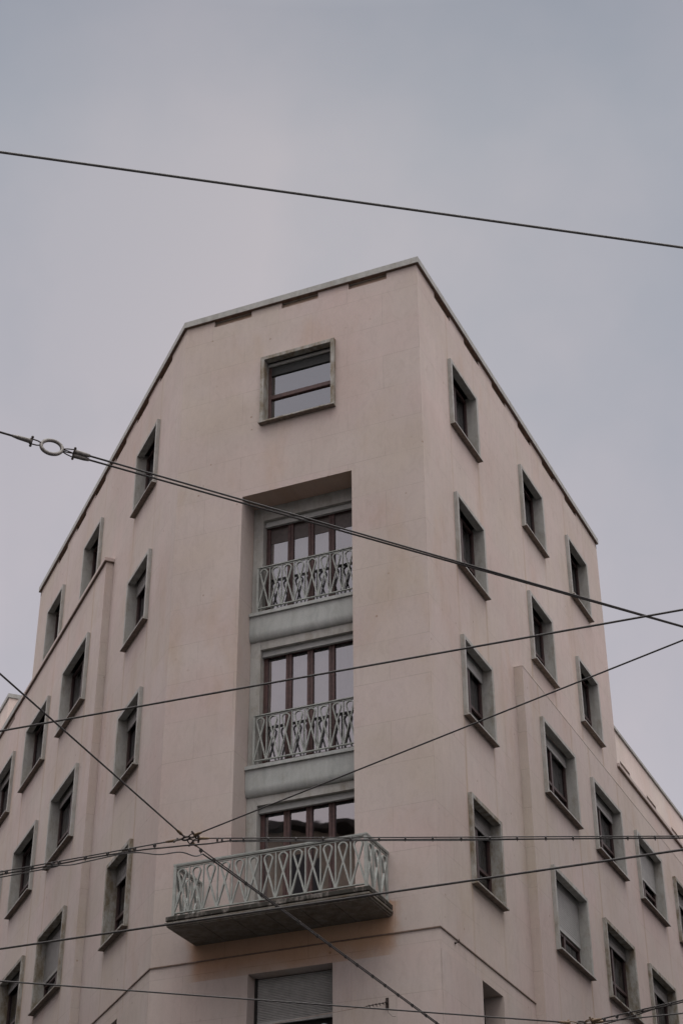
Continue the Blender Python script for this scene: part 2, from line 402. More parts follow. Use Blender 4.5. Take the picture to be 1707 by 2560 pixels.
# ------------------------------------------------------------------ the corner building
B = empty('apartment_building', (R0.x, R0.y, 0))
tag(B, 'pink stone corner apartment building with grey framed windows and loop railings', 'building')
B_inv = Matrix.Translation((-R0.x, -R0.y, 0))
def part(mb, name, mats, bevel=0, solid=True, parent=None):
    o = mb.build(name, mats, None, bevel, solid)
    o.parent = parent or B
    o.matrix_parent_inverse = B_inv if parent is None else Matrix.Identity(4)
    return o
ROWS = {1: (22.818, 24.561), 2: (19.332, 21.092), 3: (15.976, 17.739), 4: (12.618, 14.396)}
RU = {'A': (1.655, 3.30), 'B': (6.181, 7.80), 'C': (9.70, 11.33)}
LU = {'A': (1.645, 3.28), 'B': (6.19, 7.815), 'C': (9.80, 11.43)}
RW = {'D': (5.828, 8.09), 'E': (9.355, 11.61), 'F': (12.885, 15.145), 'G': (16.41, 18.67)}
LW = {'D': (5.853, 8.13), 'E': (9.48, 11.735), 'F': (13.085, 15.34)}
ZT = 25.79                                          # top of the wall, under the slots
WING_R, WING_L, UW = 18.51, 22.49, 4.875
END_R, END_L = 12.70, 12.86
wins = []                                           # (frame, u0, u1, z0, z1, plane offset, blind, old, kind)
bl_R = {'A1': .05, 'A2': .05, 'A3': .15, 'A4': .17, 'B1': .04, 'B2': .05, 'C1': .04, 'C2': .05}
bl_RW = {'D3': .13, 'E3': .14, 'F3': .50, 'G3': .2, 'D4': .60, 'E4': .14, 'F4': .18}
bl_LU = {'A1': .05, 'B1': .05, 'C1': .05, 'A2': .18, 'A3': .15, 'A4': .2}
bl_LW = {'D2': .06, 'E2': .07, 'F2': .1, 'D3': .10, 'E3': .08, 'F3': .1, 'D4': .6, 'E4': .12, 'F4': .3}
for key, b in bl_R.items():
    z0, z1 = ROWS[int(key[1])]; wins.append((RR, *RU[key[0]], z0, z1, 0, b, key[1] == '4', 'narrow'))
for key, b in bl_RW.items():
    z0, z1 = ROWS[int(key[1])]; wins.append((RR, *RW[key[0]], z0, z1, DR, b, key in ('E4', 'F4', 'G3'), 'wide'))
for key, b in bl_LU.items():
    z0, z1 = ROWS[int(key[1])]; wins.append((LL, *LU[key[0]], z0, z1, 0, b, key[1] == '4', 'narrow'))
for key, b in bl_LW.items():
    z0, z1 = ROWS[int(key[1])]; wins.append((LL, *LW[key[0]], z0, z1, DL, b, key[1] == '4', 'wide'))
wins.append((FR, 1.901, 3.64, 22.735, 24.515, 0, .0, True, 'front'))
def holes_for(fr, off): return [(w[1] + .03, w[2] - .03, w[3] + .03, w[4] - .03) for w in wins if w[0] is fr and w[5] == off]
BASE_WIN = (1.93, 3.02, 8.9, 10.945)
REC = (1.552, 4.015, 11.80, 21.038)
FBW = (1.98, 3.60, 8.6, 10.95)

# front wall
m = MB()
m.grid(FR, [0, W], [0, 10.95, 11.30, ZT], holes_for(FR, 0) + [REC, FBW], 0)
u0, u1, z0, z1 = REC
for u in (u0, u1): m.side(FR, u, -.62, 0, z0, z1)
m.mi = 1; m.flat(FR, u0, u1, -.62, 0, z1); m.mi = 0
u0, u1, z0, z1 = FBW
for u in (u0, u1): m.side(FR, u, -.45, 0, z0, z1)
m.flat(FR, u0, u1, -.45, 0, z1)
part(m, 'front_wall', [M['wall_front'], M['brown_pink']], solid=False)
def side_wall(fr, wing, end, off, name, mat):
    m = MB()
    m.grid(fr, [0, UW], [0, ZT], holes_for(fr, 0) + [BASE_WIN], 0)
    m.grid(fr, [UW, end], [wing, ZT], holes_for(fr, 0), 0)
    u0, u1, z0, z1 = BASE_WIN
    for u in (u0, u1): m.side(fr, u, -.45, 0, z0, z1)
    m.flat(fr, u0, u1, -.45, 0, z1)
    m.side(fr, end, -9, 0, wing, ZT + .3)
    return part(m, name, mat, solid=False)
side_wall(RR, WING_R, END_R, DR, 'right_wall', M['wall_warm'])
side_wall(LL, WING_L, END_L, DL, 'left_wall', M['wall_left'])
# projecting wings
FAR = 46.0
for fr, wing, off, mat in ((RR, WING_R, DR, M['wall_wing']), (LL, WING_L, DL, M['wall_wing'])):
    m = MB()
    m.grid(fr, [UW, FAR], [0, wing], holes_for(fr, off), off)
    m.flat(fr, UW, FAR, 0, off, wing)
    m.mi = 1
    m.side(fr, UW, 0, off, 0, wing)
    part(m, 'projecting_wing', [mat, M['tan']], solid=False)
# roofs and the hidden back of the shell
Lf, Rf = L0 + vL * FAR, R0 + vR * FAR
Le, Re = L0 + vL * END_L, R0 + vR * END_R
m = MB()
m.poly([L0, R0, Re, Le], ZT + .25); m.poly([Le, Re, Rf, Lf], 18.45)
m.face([Vector((*Le, 0)), Vector((*Re, 0)), Vector((*Re, ZT + .25)), Vector((*Le, ZT + .25))], [(0, 0), (1, 0), (1, 1), (0, 1)])
Li = Lf - nL * 9; Lei = Le - nL * 9
m.face([Vector((*Lf, 0)), Vector((*Rf, 0)), Vector((*Rf, 18.45)), Vector((*Lf, 18.45))], [(0, 0), (1, 0), (1, 1), (0, 1)])
m.face([Vector((*Le, WING_L - .5)), Vector((*Lf, WING_L - .5)), Vector((*Li, WING_L - .5)), Vector((*Lei, WING_L - .5))], [(0, 0), (1, 0), (1, 1), (0, 1)])
m.face([Vector((*Lei, 18)), Vector((*Li, 18)), Vector((*Li, WING_L - .5)), Vector((*Lei, WING_L - .5))], [(0, 0), (1, 0), (1, 1), (0, 1)])
m.face([Vector((*Lf, 18)), Vector((*Li, 18)), Vector((*Li, WING_L)), Vector((*Lf, WING_L))], [(0, 0), (1, 0), (1, 1), (0, 1)])
part(m, 'roof', M['roof'], solid=False)

# slotted frieze and coping of the tall block
def poly_off(pts, d):
    res = []
    for i, p in enumerate(pts):
        ns = []
        if i > 0: e = (pts[i] - pts[i - 1]).normalized(); ns.append(Vector((e.y, -e.x)))
        if i < len(pts) - 1: e = (pts[i + 1] - pts[i]).normalized(); ns.append(Vector((e.y, -e.x)))
        if len(ns) == 1: res.append(p + ns[0] * d)
        else:
            b = (ns[0] + ns[1]).normalized(); res.append(p + b * (d / b.dot(ns[0])))
    return res
chain = [Le + vL * .06, L0, R0, Re + vR * .06]      # seen from above, outside is on the right-hand side of travel
def ring_solid(m, chain, d0, d1, z0, z1):
    a, b = poly_off(chain, d0), poly_off(chain, d1)
    for i in range(len(chain) - 1):
        q = [a[i], a[i + 1], b[i + 1], b[i]]
        m.poly(q, z0, True); m.poly(q, z1)
    for c in (a, b):
        t = 0
        for i in range(len(chain) - 1):
            ln = (c[i + 1] - c[i]).length
            m.face([Vector((*c[i], z0)), Vector((*c[i + 1], z0)), Vector((*c[i + 1], z1)), Vector((*c[i], z1))], [(t, z0), (t + ln, z0), (t + ln, z1), (t, z1)]); t += ln
    for i in (0, -1):
        m.face([Vector((*a[i], z0)), Vector((*b[i], z0)), Vector((*b[i], z1)), Vector((*a[i], z1))], [(0, z0), (1, z0), (1, z1), (0, z1)])
m = MB(); ring_solid(m, chain, -.60, .055, 25.972, 26.125)
part(m, 'coping', M['coping'])
m = MB(); ring_solid(m, chain, -.05, .048, 25.9635, 25.9715)  # dark strip that paints the shaded underside of the coping
part(m, 'edge_strip', M['brown_string'])
sl = [(1.03 + i * 1.80, 1.96 + i * 1.80) for i in range(6)]
for fr, end in ((RR, END_R), (LL, END_L)):
    edges = [0.0] + [x for s_ in sl for x in s_] + [end]
    for i in range(0, len(edges), 2):
        m = MB(); m.box(fr, edges[i] + (.012 if i == 0 else 0), edges[i + 1], -.45, -.012, ZT, 25.963)
        part(m, 'frieze_block', M['wall'])
ef = [0.0, .703, 1.597, 2.32, 3.203, 3.936, 4.858, W]
for i in range(0, len(ef), 2):
    m = MB(); m.box(FR, ef[i] + (.014 if i == 0 else 0), ef[i + 1] - (.014 if i == 6 else 0), -.45, -.012, ZT, 25.963)
    part(m, 'frieze_block', M['wall'])
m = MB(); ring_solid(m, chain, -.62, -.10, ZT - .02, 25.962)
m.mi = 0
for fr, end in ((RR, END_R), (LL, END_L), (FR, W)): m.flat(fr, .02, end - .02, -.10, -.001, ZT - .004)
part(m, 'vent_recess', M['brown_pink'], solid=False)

# left wing: thin coping under the tall block, thick slotted coping beyond it
m = MB()
m.mi = 1
m.box(LL, UW - .05, END_L + .02, .001, DL + .06, WING_L + .022, WING_L + .11)
m.mi = 0
m.box(LL, END_L + .03, FAR, -.5, DL + .06, WING_L + .022, WING_L + .18)
part(m, 'wing_coping', [M['coping'], M['wall']])
m = MB(); m.box(LL, UW - .04, END_L, .002, DL + .05, WING_L + .002, WING_L + .0215); m.box(LL, END_L + .035, FAR, -.3, DL + .05, WING_L + .002, WING_L + .0215)  # brown strips darken the wing coping's underside like shade
part(m, 'edge_strip', M['brown_string'])
m = MB(); m.box(RR, UW - .004, FAR, .002, DR + .005, WING_R + .001, WING_R + .014)
part(m, 'edge_strip', M['tan'])
for i in range(3):
    a = 13.72 + i * 1.80
    m = MB(); m.box(LL, a, a + .85, DL - .3, DL + .004, WING_L - .16, WING_L + .003)
    part(m, 'wing_vent', M['brown_string'])
# right wing: low parapet with coping where the tall block ends
m = MB(); m.box(RR, END_R + .004, FAR, -.3, -.002, WING_R - .05, 19.36)
part(m, 'parapet', M['wall_warm'])
m = MB(); m.box(RR, END_R - .05, FAR, -.36, .06, 19.382, 19.47)
part(m, 'parapet_coping', M['brown_string'])
m = MB(); m.box(RR, END_R - .045, FAR, -.30, .05, 19.362, 19.3815)  # shade line under the parapet coping, put in as a brown strip
part(m, 'edge_strip', M['brown_string'])
bpy.data.objects['parapet_coping'].data.materials[0] = M['wall']

# set-back attic behind the right parapet, openings cut through its wall
m = MB()
ho = [(17.0 + i * 2.66, 17.97 + i * 2.66, 19.3, 21.52) for i in range(8)]
m.grid(RR, [END_R - 4, FAR], [18.45, 22.32], ho, -1.05)
for h in ho:
    for u in h[:2]: m.side(RR, u, -1.5, -1.05, h[2], h[3])
    m.flat(RR, h[0], h[1], -1.5, -1.05, h[3])
m.flat(RR, END_R - 4, FAR, -8, -1.05, 22.32)
m.side(RR, END_R - 4, -8, -1.05, 18.45, 22.32)
at = part(m, 'attic', M['plaster'], solid=False)
for h in ho[:4]:
    m = MB(); m.rect(RR, h[0], h[1], h[2], h[3], -1.46)
    part(m, 'attic_opening_shade', M['attic_shade'], solid=False)
m = MB(); m.box(RR, END_R - 4, FAR, -8, -1.0, 22.322, 22.41)
part(m, 'attic_coping', M['coping'])
# stair tower on the left roof
m = MB()
m.box(LL, 20.9, 40, -6, -1.0, 22.0, 26.5)
part(m, 'stair_tower', M['plaster'])
m = MB(); m.box(LL, 20.86, 40, -6, -.95, 26.502, 26.64)
part(m, 'tower_coping', M['coping'])

# thin brown string course below the first balcony
m = MB()
t0 = 11.295
ring_solid(m, [L0 + vL * 4.87, L0, R0, R0 + vR * 4.87], -.01, .018, t0, t0 + .022)
part(m, 'string_course', M['brown_string'])
# facing slabs of the base storey, 12 mm proud, with the window openings left free
m = MB()
def facing(fr, a, b, hole):
    m.box(fr, a, hole[0], .0015, .014, 0, 10.94); m.box(fr, hole[1], b, .0015, .014, 0, 10.94)
facing(FR, .0, W, FBW); facing(RR, .0, 4.868, BASE_WIN); facing(LL, .0, 4.868, BASE_WIN)
part(m, 'base_facing', M['wall'])

# ------------------------------------------------------------------ framed windows
cache = {}
def meshes(kind, w, h, blind):
    key = (kind, round(w, 2), round(h, 2))
    t = .088
    if key not in cache:
        m = MB(); m.box(LOC, -w / 2, -w / 2 + t, -.33, PROT, .037, h); m.box(LOC, w / 2 - t, w / 2, -.33, PROT, .037, h)
        m.box(LOC, -w / 2 + t, w / 2 - t, -.085, PROT - .002, h - t, h)
        o = m.build('window', M['frame']); sur = o.data; bpy.data.objects.remove(o)
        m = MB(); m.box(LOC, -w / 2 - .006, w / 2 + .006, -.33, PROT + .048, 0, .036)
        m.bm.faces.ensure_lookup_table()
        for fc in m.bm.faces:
            if all(v.co.z < .001 for v in fc.verts): fc.material_index = 1   # underside of the sill slab, a darker brown than its other faces
        o = m.build('sill', [M['frame'], M['sill_underside']]); sill = o.data; bpy.data.objects.remove(o)
        iw, ib, it = w / 2 - t, .037, h - t
        m = MB(); f = .065
        m.box(LOC, -iw, -iw + f, -.237, -.167, ib, it); m.box(LOC, iw - f, iw, -.237, -.167, ib, it)
        m.box(LOC, -iw + f, iw - f, -.236, -.168, ib, ib + .08); m.box(LOC, -iw + f, iw - f, -.236, -.168, it - .07, it)
        if kind == 'front':
            m.box(LOC, -iw + f, iw - f, -.239, -.159, ib + .72, ib + .82)
            m.mi = 1; m.box(LOC, -iw + f, iw - f, -.232, -.172, it - .30, it - .07); m.mi = 2; m.box(LOC, -iw + .004, iw - .004, -.166, -.122, it - .075, it - .003); m.mi = 0  # dark strip paints in the shadowed, dark-mirroring head of the glass
        else:
            n = 2
            step = 2 * (iw - f) / n
            for i in range(1, n):
                x = -iw + f + i * step
                m.box(LOC, x - .055, x + .055, -.239, -.159, ib + .08, it - .07)
            for i in range(n):
                xa = -iw + f + i * step + (.055 if i else 0); xb = -iw + f + (i + 1) * step - (.055 if i < n - 1 else 0)
                m.box(LOC, xa, xb, -.235, -.165, ib + .56, ib + .63)
        o = m.build('sash', [M['wood_shaded'] if kind != 'front' else M['wood'], M['shade'], M['box']]); sash = o.data; bpy.data.objects.remove(o)
        m = MB(); m.pane(LOC, -iw + f * .5, iw - f * .5, ib + .04, it - .04, -.207)
        o = m.build('pane', M['glass'] if kind == 'front' else M['glass_side'], solid=False); pane = o.data; bpy.data.objects.remove(o)
        cache[key] = (sur, sill, sash, pane)
    return cache[key]
for fr, u0, u1, z0, z1, off, blind, old, kind in wins:
    w, h = u1 - u0, z1 - z0
    sur, sill, sash, pane = meshes(kind, w, h, blind)
    q = fr.p((u0 + u1) / 2, off, z0)
    o = link_mesh('window', sur, B, .006); o.location = q - Vector((R0.x, R0.y, 0)); o.rotation_euler = (0, 0, math.atan2(-fr.n.x, fr.n.y))
    s1 = link_mesh('sill', sill, o, .006)
    link_mesh('sash', sash, o, .005); link_mesh('pane', pane, o)
    if old:
        for x in (o, s1):
            x.data = x.data.copy(); x.data.materials[0] = M['frame_old']
    t = .088; iw, ib, it = w / 2 - t, .037, h - t
    if blind > .08:
        m = MB(); d = blind * (it - ib)
        m.prism(LOC, [(-.137, it + .05), (-.162, it + .05), (-.162, it - d), (-.157, it - d - .03), (-.135, it - d - .03), (-.137, it - d + .01)], -iw + .012, iw - .012)
        k = int(d / .05)
        for i in range(2, k): m.box(LOC, -iw + .02, iw - .02, -.1365, -.132, it - i * .05 - .012, it - i * .05 + .022)
        m.build('roller_blind', M['blind_shaded'] if fr is LL or old else M['blind'], o)  # left and old windows get the copy darkened for weaker light
    # net curtains: pleated strips at both jambs
    if kind != 'front':
        cov = random.uniform(.10, .36)
        for sg in (-1, 1):
            m = MB()
            a = sg * iw; b = sg * iw * (1 - cov * random.uniform(.75, 1.2))
            nseg = 14; pts = [(a + (b - a) * i / nseg, -.38 + (.022 if i % 2 else -.022)) for i in range(nseg + 1)]
            for (xa, ya), (xb, yb) in zip(pts, pts[1:]):
                m.face([Vector((xa, ya, ib)), Vector((xb, yb, ib)), Vector((xb, yb, it)), Vector((xa, ya, it))], [(0, 0), (1, 0), (1, 1), (0, 1)])
            m.build('curtain', M['curtain'], o, solid=False)
            if random.random() < .8:                   # a gathered strip of curtain near the middle
                x0 = sg * random.uniform(.10, .22) * iw; wd = random.uniform(.05, .12); m = MB()
                pts = [(x0 + sg * wd * i / 8, -.29 + (.012 if i % 2 else -.012)) for i in range(9)]; top = ib + (it - ib) * random.uniform(.45, .8)
                for (xa, ya), (xb, yb) in zip(pts, pts[1:]):
                    m.face([Vector((xa, ya, ib)), Vector((xb, yb, ib)), Vector((xb, yb, top)), Vector((xa, ya, top))], [(0, 0), (1, 0), (1, 1), (0, 1)])
                m.build('curtain', M['curtain'], o, solid=False)

# base-storey windows
for fr in (RR, LL):
    u0, u1, z0, z1 = BASE_WIN
    m = MB(); m.box(fr, u0, u0 + .08, -.44, -.36, z0, z1); m.box(fr, u1 - .08, u1, -.44, -.36, z0, z1); m.box(fr, u0 + .08, u1 - .08, -.439, -.361, z1 - .1, z1 - .001)
    m.box(fr, u0 + .08, u1 - .08, -.43, -.42, z0, z1 - .1)
    part(m, 'base_window', M['dark'])
u0, u1, z0, z1 = FBW
m = MB(); m.box(FR, u0 + .002, u1 - .002, -.45, -.41, z0, z1 - .001)
wb = part(m, 'base_window', M['dark'])
m = MB(); zb = 10.12
prof = [(-.32, z1 - .02)]; z = z1 - .02
nsl = 26; dz = (z1 - .02 - zb - .06) / nsl
for i in range(nsl):
    prof += [(-.30, z - dz * .18), (-.30, z - dz * .72), (-.318, z - dz * .94)]; z -= dz
prof += [(-.298, z), (-.298, zb), (-.345, zb), (-.345, z1 - .02)]
m.prism(FR, prof, u0 + .05, u1 - .05)
m.mi = 1
for u in (u0 + .003, u1 - .05): m.box(FR, u, u + .047, -.36, -.27, z0, z1 - .002)
o = part(m, 'roller_shutter', [M['blind_slat'], M['dark']])

# ------------------------------------------------------------------ recessed French windows, spandrels, railings
def loop_path(cx, p, zb, zt, r=.078):
    H = zt - zb; zx = zb + .54 * H; half = p * .47
    a = math.atan2(half, zx - zb)
    zc = min(zx + r / math.sin(a), zt - r - .012); r2 = (zc - zx) * math.sin(a)
    pts = [(cx - half, zb), (cx - half * .5, (zb + zx) / 2), (cx, zx)]
    k = 14
    for i in range(k + 1):
        th = -a + (math.pi + 2 * a) * i / k
        pts.append((cx + r2 * math.cos(th), zc + r2 * math.sin(th)))
    pts += [(cx, zx), (cx + half * .5, (zb + zx) / 2), (cx + half, zb)]
    return pts
def rail_panel(m, fr, u0, u1, n, zb, zt, count, rail=.04, ww=.019, dd=.018):
    p = (u1 - u0) / count
    for i in range(count):
        cx = u0 + (i + .5) * p
        pts = loop_path(cx, p, zb + .006, zt - rail)
        half = len(pts) // 2
        m.sweep(fr, pts[:half + 1], ww, n - dd, n + dd); m.sweep(fr, pts[half:], ww, n - dd - .002, n + dd - .002)
    for i in range(1, count):
        x = u0 + i * p; m.box(fr, x - .009, x + .009, n - dd + .001, n + dd - .003, zb + .004, zt - rail)
    m.box(fr, u0, u1, n - .022, n + .022, zb - .012, zb + .006)
    m.box(fr, u0 - .02, u1 + .02, n - .028, n + .028, zt - .018, zt)
    m.box(fr, u0, u1, n - .012, n + .012, zt - rail - .008, zt - rail + .006)
class Turned:                                        # a frame whose u runs outwards from the wall
    def __init__(s, fr, u): s.fr, s.u = fr, u
    def p(s, a, n, z): return s.fr.p(s.u + n, a, z)
u0, u1, _, ztop = REC
FI0, FI1 = 1.775, 3.79                               # clear width between the grey jambs
levels = [(18.49, 20.725, ztop), (15.15, 17.68, 17.865), (11.80, 14.36, 14.535)]   # floor, lintel underside, lintel top
for k, (zf, zl, zt) in enumerate(levels):
    m = MB()                                          # stone architrave
    e = .003
    m.box(FR, u0 + e, FI0, -.80, -.57, zf, zt); m.box(FR, FI1, u1 - e, -.80, -.57, zf, zt)
    m.box(FR, FI0, FI1, -.80, -.573, zl, zt)
    fw = part(m, 'french_window', M['frame'], .006)
    m = MB()
    a, b, n0, n1 = FI0 + .001, FI1 - .001, -.81, -.74
    zb = zf + .02
    m.box(FR, a, a + .085, n0, n1, zb, zl - .01); m.box(FR, b - .085, b, n0, n1, zb, zl - .01)
    m.box(FR, a + .085, b - .085, n0 + .001, n1 - .001, zb, zb + .14); m.box(FR, a + .085, b - .085, n0 + .001, n1 - .001, zl - .12, zl - .011)
    stp = (b - a - .17) / 4
    for i in (1, 2, 3):
        x = a + .085 + stp * i
        m.box(FR, x - .062, x - .003, n0 - .001, n1 + .008, zb + .14, zl - .12); m.box(FR, x + .003, x + .062, n0 - .001, n1 + .008, zb + .14, zl - .12)
    if k == 0:                                        # dark brown strip over the glass in the heads of the four leaves
        m.mi = 1; m.box(FR, a + .085, b - .085, -.79, -.765, zl - .50, zl - .12); m.mi = 0
    o = m.build('sash', [M['wood'], M['head_strip']], None, .005); o.parent = fw
    m = MB(); m.pane(FR, a + .05, b - .05, zb + .08, zl - .06, -.775)
    o = m.build('pane', M['glass'], None, 0, False); o.parent = fw
    m = MB()
    m.box(FR, FI0 + .004, FI1 - .004, -.72, -.655, zl - .13, zl - .003)
    o = m.build('blind_box', M['box'], None, .006); o.parent = fw
    # white curtains behind the glass
    m = MB(); spans = [(a + .5, b - .06)] if k < 2 else [(b - .42, b - .1)]
    for xa, xb in spans:
        ns = 60; pts = [(xa + (xb - xa) * i / ns, -.92 + (.02 if i % 2 else -.02)) for i in range(ns + 1)]
        for (p0, q0), (p1, q1) in zip(pts, pts[1:]):
            m.face([FR.p(p0, q0, zf), FR.p(p1, q1, zf), FR.p(p1, q1, zl), FR.p(p0, q0, zl)], [(0, 0), (1, 0), (1, 1), (0, 1)])
    o = m.build('curtain', M['curtain'], None, 0, False); o.parent = fw
    if k < 2:                                         # spandrel: nosing, slab face, rolled lower edge
        zn = zf
        below = levels[k + 1][2]
        m = MB()
        m.box(FR, u0 + .0035, u1 - .0035, -.84, -.445, zn - .075, zn)
        prof = [(-.82, zn - .0755), (-.485, zn - .0755), (-.485, below + .17)]
        for i in range(1, 9):
            t = math.pi / 2 * i / 8
            prof.append((-.485 + .0 - .085 * (1 - math.cos(t)), below + .17 - .168 * math.sin(t)))
        prof += [(-.82, below + .002)]
        m.prism(FR, prof, u0 + .004, u1 - .004)
        part(m, 'spandrel', M['marble'], .004)
        m = MB()
        rail_panel(m, FR, FI0 - .07, FI1 + .06, -.50, zn + .10, zn + 1.055, 8, .04, .023, .019)
        for x in (FI0 - .07, FI1 + .06):
            m.box(FR, x - .022, x + .022, -.522, -.478, zn + .0005, zn + 1.035)
        part(m, 'railing', M['rail'])
# ---- projecting balcony
zb = 11.62
m = MB()
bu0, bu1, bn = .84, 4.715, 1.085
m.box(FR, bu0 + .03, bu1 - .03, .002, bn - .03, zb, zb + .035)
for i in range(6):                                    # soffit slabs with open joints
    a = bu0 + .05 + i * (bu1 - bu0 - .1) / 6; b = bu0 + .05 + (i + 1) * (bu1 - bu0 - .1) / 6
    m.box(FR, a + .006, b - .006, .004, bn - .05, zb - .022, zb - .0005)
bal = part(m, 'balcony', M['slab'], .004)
m = MB()
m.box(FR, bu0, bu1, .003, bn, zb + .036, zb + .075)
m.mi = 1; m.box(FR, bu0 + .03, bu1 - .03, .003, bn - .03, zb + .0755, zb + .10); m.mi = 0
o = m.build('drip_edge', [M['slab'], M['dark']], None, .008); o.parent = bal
m = MB()
m.box(FR, bu0 + .01, bu1 - .01, .003, bn - .012, zb + .1005, zb + .185)
o = m.build('slab_edge', M['slab_edge'], None, .012); o.parent = bal
m = MB()
zr0, zr1 = zb + .185 + .075, zb + .185 + .945
ru0, ru1, rn = .935, 4.60, .975
rail_panel(m, FR, ru0, ru1, rn, zr0, zr1, 13, .045, .025, .020)
for u in (ru0, ru1):
    T = Turned(FR, u); rail_panel(m, T, .02, rn, 0.0, zr0, zr1 - .001, 3, .045, .024, .019)
    m.box(FR, u - .027, u + .027, rn - .027, rn + .027, zb + .184, zr1 - .0185)
    m.box(FR, u - .02, u + .02, .03, .07, zb + .184, zr1 - .0185)
m.box(FR, ru0 - .035, ru1 + .035, rn - .034, rn + .034, zr1 + .0005, zr1 + .028)
for u in (ru0, ru1): m.box(FR, u - .034, u + .034, .01, rn - .0345, zr1 + .0005, zr1 + .0275)
o = m.build('railing', M['rail'], None); o.parent = bal
# hooks on the wall
m = MB()
q = RR.p(.659, 0, 11.224)
m.tube([RR.p(.66, .0, 11.22), RR.p(.66, .07, 11.22), RR.p(.66, .09, 11.25), RR.p(.66, .08, 11.28)], .008, 6); m.ball(RR.p(.66, .012, 11.22), .022)
m.tube([RR.p(.66, .05, 11.22), RR.p(.69, .05, 11.235)], .007, 6)
part(m, 'wall_hook', M['iron'])

# globe lamp in the dark opening under the half-lowered shutter
lo = FR.p(2.30, -.36, 9.93)
t = empty('globe_lamp', lo - Vector((0, 0, .11)))
tag(t, 'white round lamp top in the dark opening under the roller shutter', 'lamp')
def tpart(mb, name, mat, top, bevel=0, solid=True):
    o = mb.build(name, mat, None, bevel, solid); o.parent = top; o.matrix_parent_inverse = Matrix.Translation(-Vector(top.location)); return o
m = MB(); m.ball(lo, .11, seg=24); tpart(m, 'lamp_shade', M['lampglass'], t)
m = MB(); m.tube([lo - Vector((0, 0, .16)), lo - Vector((0, 0, .10))], .045, 16); tpart(m, 'base', M['steel'], t)

# dry plants on the right roof terrace
for i, (u, hh, lab) in enumerate(((21.4, .26, 'small dry plant in a pot nearest the tall block on the roof terrace'), (23.0, .42, 'taller dry twiggy plant further along the roof terrace parapet'))):
    base = RR.p(u, -.15, 19.471)
    t = empty('potted_plant', base); tag(t, lab, 'plant', 'dry plants along the roof parapet')
    m = MB(); m.tube([base, base + Vector((0, 0, .10)), base + Vector((0, 0, .12))], [.05, .07, .075], 12); tpart(m, 'pot', M['pot'], t)
    m = MB()
    for j in range(9):
        a = random.uniform(0, 6.28); l = hh * random.uniform(.6, 1.2); s_ = random.uniform(.1, .55)
        p0 = base + Vector((0, 0, .11)); p1 = p0 + Vector((math.cos(a) * s_ * l * .4, math.sin(a) * s_ * l * .4, l * .5)); p2 = p0 + Vector((math.cos(a) * s_ * l, math.sin(a) * s_ * l, l))
        m.tube([p0, p1, p2], [.008, .006, .003], 5)
        for q_ in (p1, p2, (p1 + p2) / 2):
            d = Vector((random.uniform(-1, 1), random.uniform(-1, 1), random.uniform(0, 1))).normalized() * .05; e = Vector((-d.y, d.x, .01)) * .35
            m.face([q_, q_ + d * .5 + e, q_ + d, q_ + d * .5 - e], [(0, 0), (1, 0), (1, 1), (0, 1)])
    tpart(m, 'twigs', M['twig'], t, 0, False)

# ------------------------------------------------------------------ overhead wires (each stands at its own height over the street)
F_PX = 4286.0
def at(px, py, z):                                    # street point at height z that the photo shows at (px, py)
    x, y = px - 853.5, py - 1280
    cr_, sr_ = math.cos(ROLL), math.sin(ROLL)
    X, Y = cr_ * x + sr_ * y, -sr_ * x + cr_ * y
    d = _r0 * X - _u0 * Y + _f * F_PX
    return Vector((0, 0, 1.6)) + d * ((z - 1.6) / d.z)
def span(a, b, ea=0.0, eb=0.0, n=16, sag=.0):
    d = (b - a).normalized(); a = a - d * ea; b = b + d * eb
    return [a.lerp(b, i / n) - Vector((0, 0, sag * 4 * (i / n) * (1 - i / n))) for i in range(n + 1)]
GW = 'overhead span wires'
def wire(name, label, pts, r, mat='cable', group=GW):
    m = MB(); m.tube(pts, r, 8); o = m.build(name, M[mat]); tag(o, label, 'wire', group); return o
wire('overhead_wire', 'highest dark wire, alone against the open sky above the roof', span(at(0, 380, 8), at(1707, 619, 8), 6, 6), .0074, 'cable_grey')
wire('overhead_wire', 'dark wire rising to the right across the middle French window', span(at(0, 1828, 7.2), at(1707, 1524, 7.2), 6, 6), .0078)
wire('overhead_wire', 'thick dark wire rising right just below the projecting balcony slab', span(at(0, 2372.5, 5.8), at(1707, 2124, 5.8), 6, 6), .0085)
HUB = at(466, 2096, 7.0); HUB2 = at(1452, 2559, 6.4)

def socket(m, tip, d, length, r0, r1):                # tapered wedge socket, from its eye end outwards
    m.tube([tip, tip + d * length * .15, tip + d * length * .7, tip + d * length], [r0 * .9, r0, (r0 + r1) * .55, r1], 10)
def shackle(m, p, c, d, side, r=.005, spread=.02):    # U rod from ring point c to the pin at socket eye p
    for sg in (-1, 1):
        o_ = side * spread * sg
        m.tube([c + o_ * .3, c.lerp(p, .5) + o_ * .9, p + o_, p + o_ + d * .012], r, 6)
    m.tube([p - side * spread * 1.75, p + side * spread * 1.75], r * 1.5, 8)
    for sg in (-1, 1): m.ball(p + side * spread * 1.75 * sg, r * 2.0, seg=10)

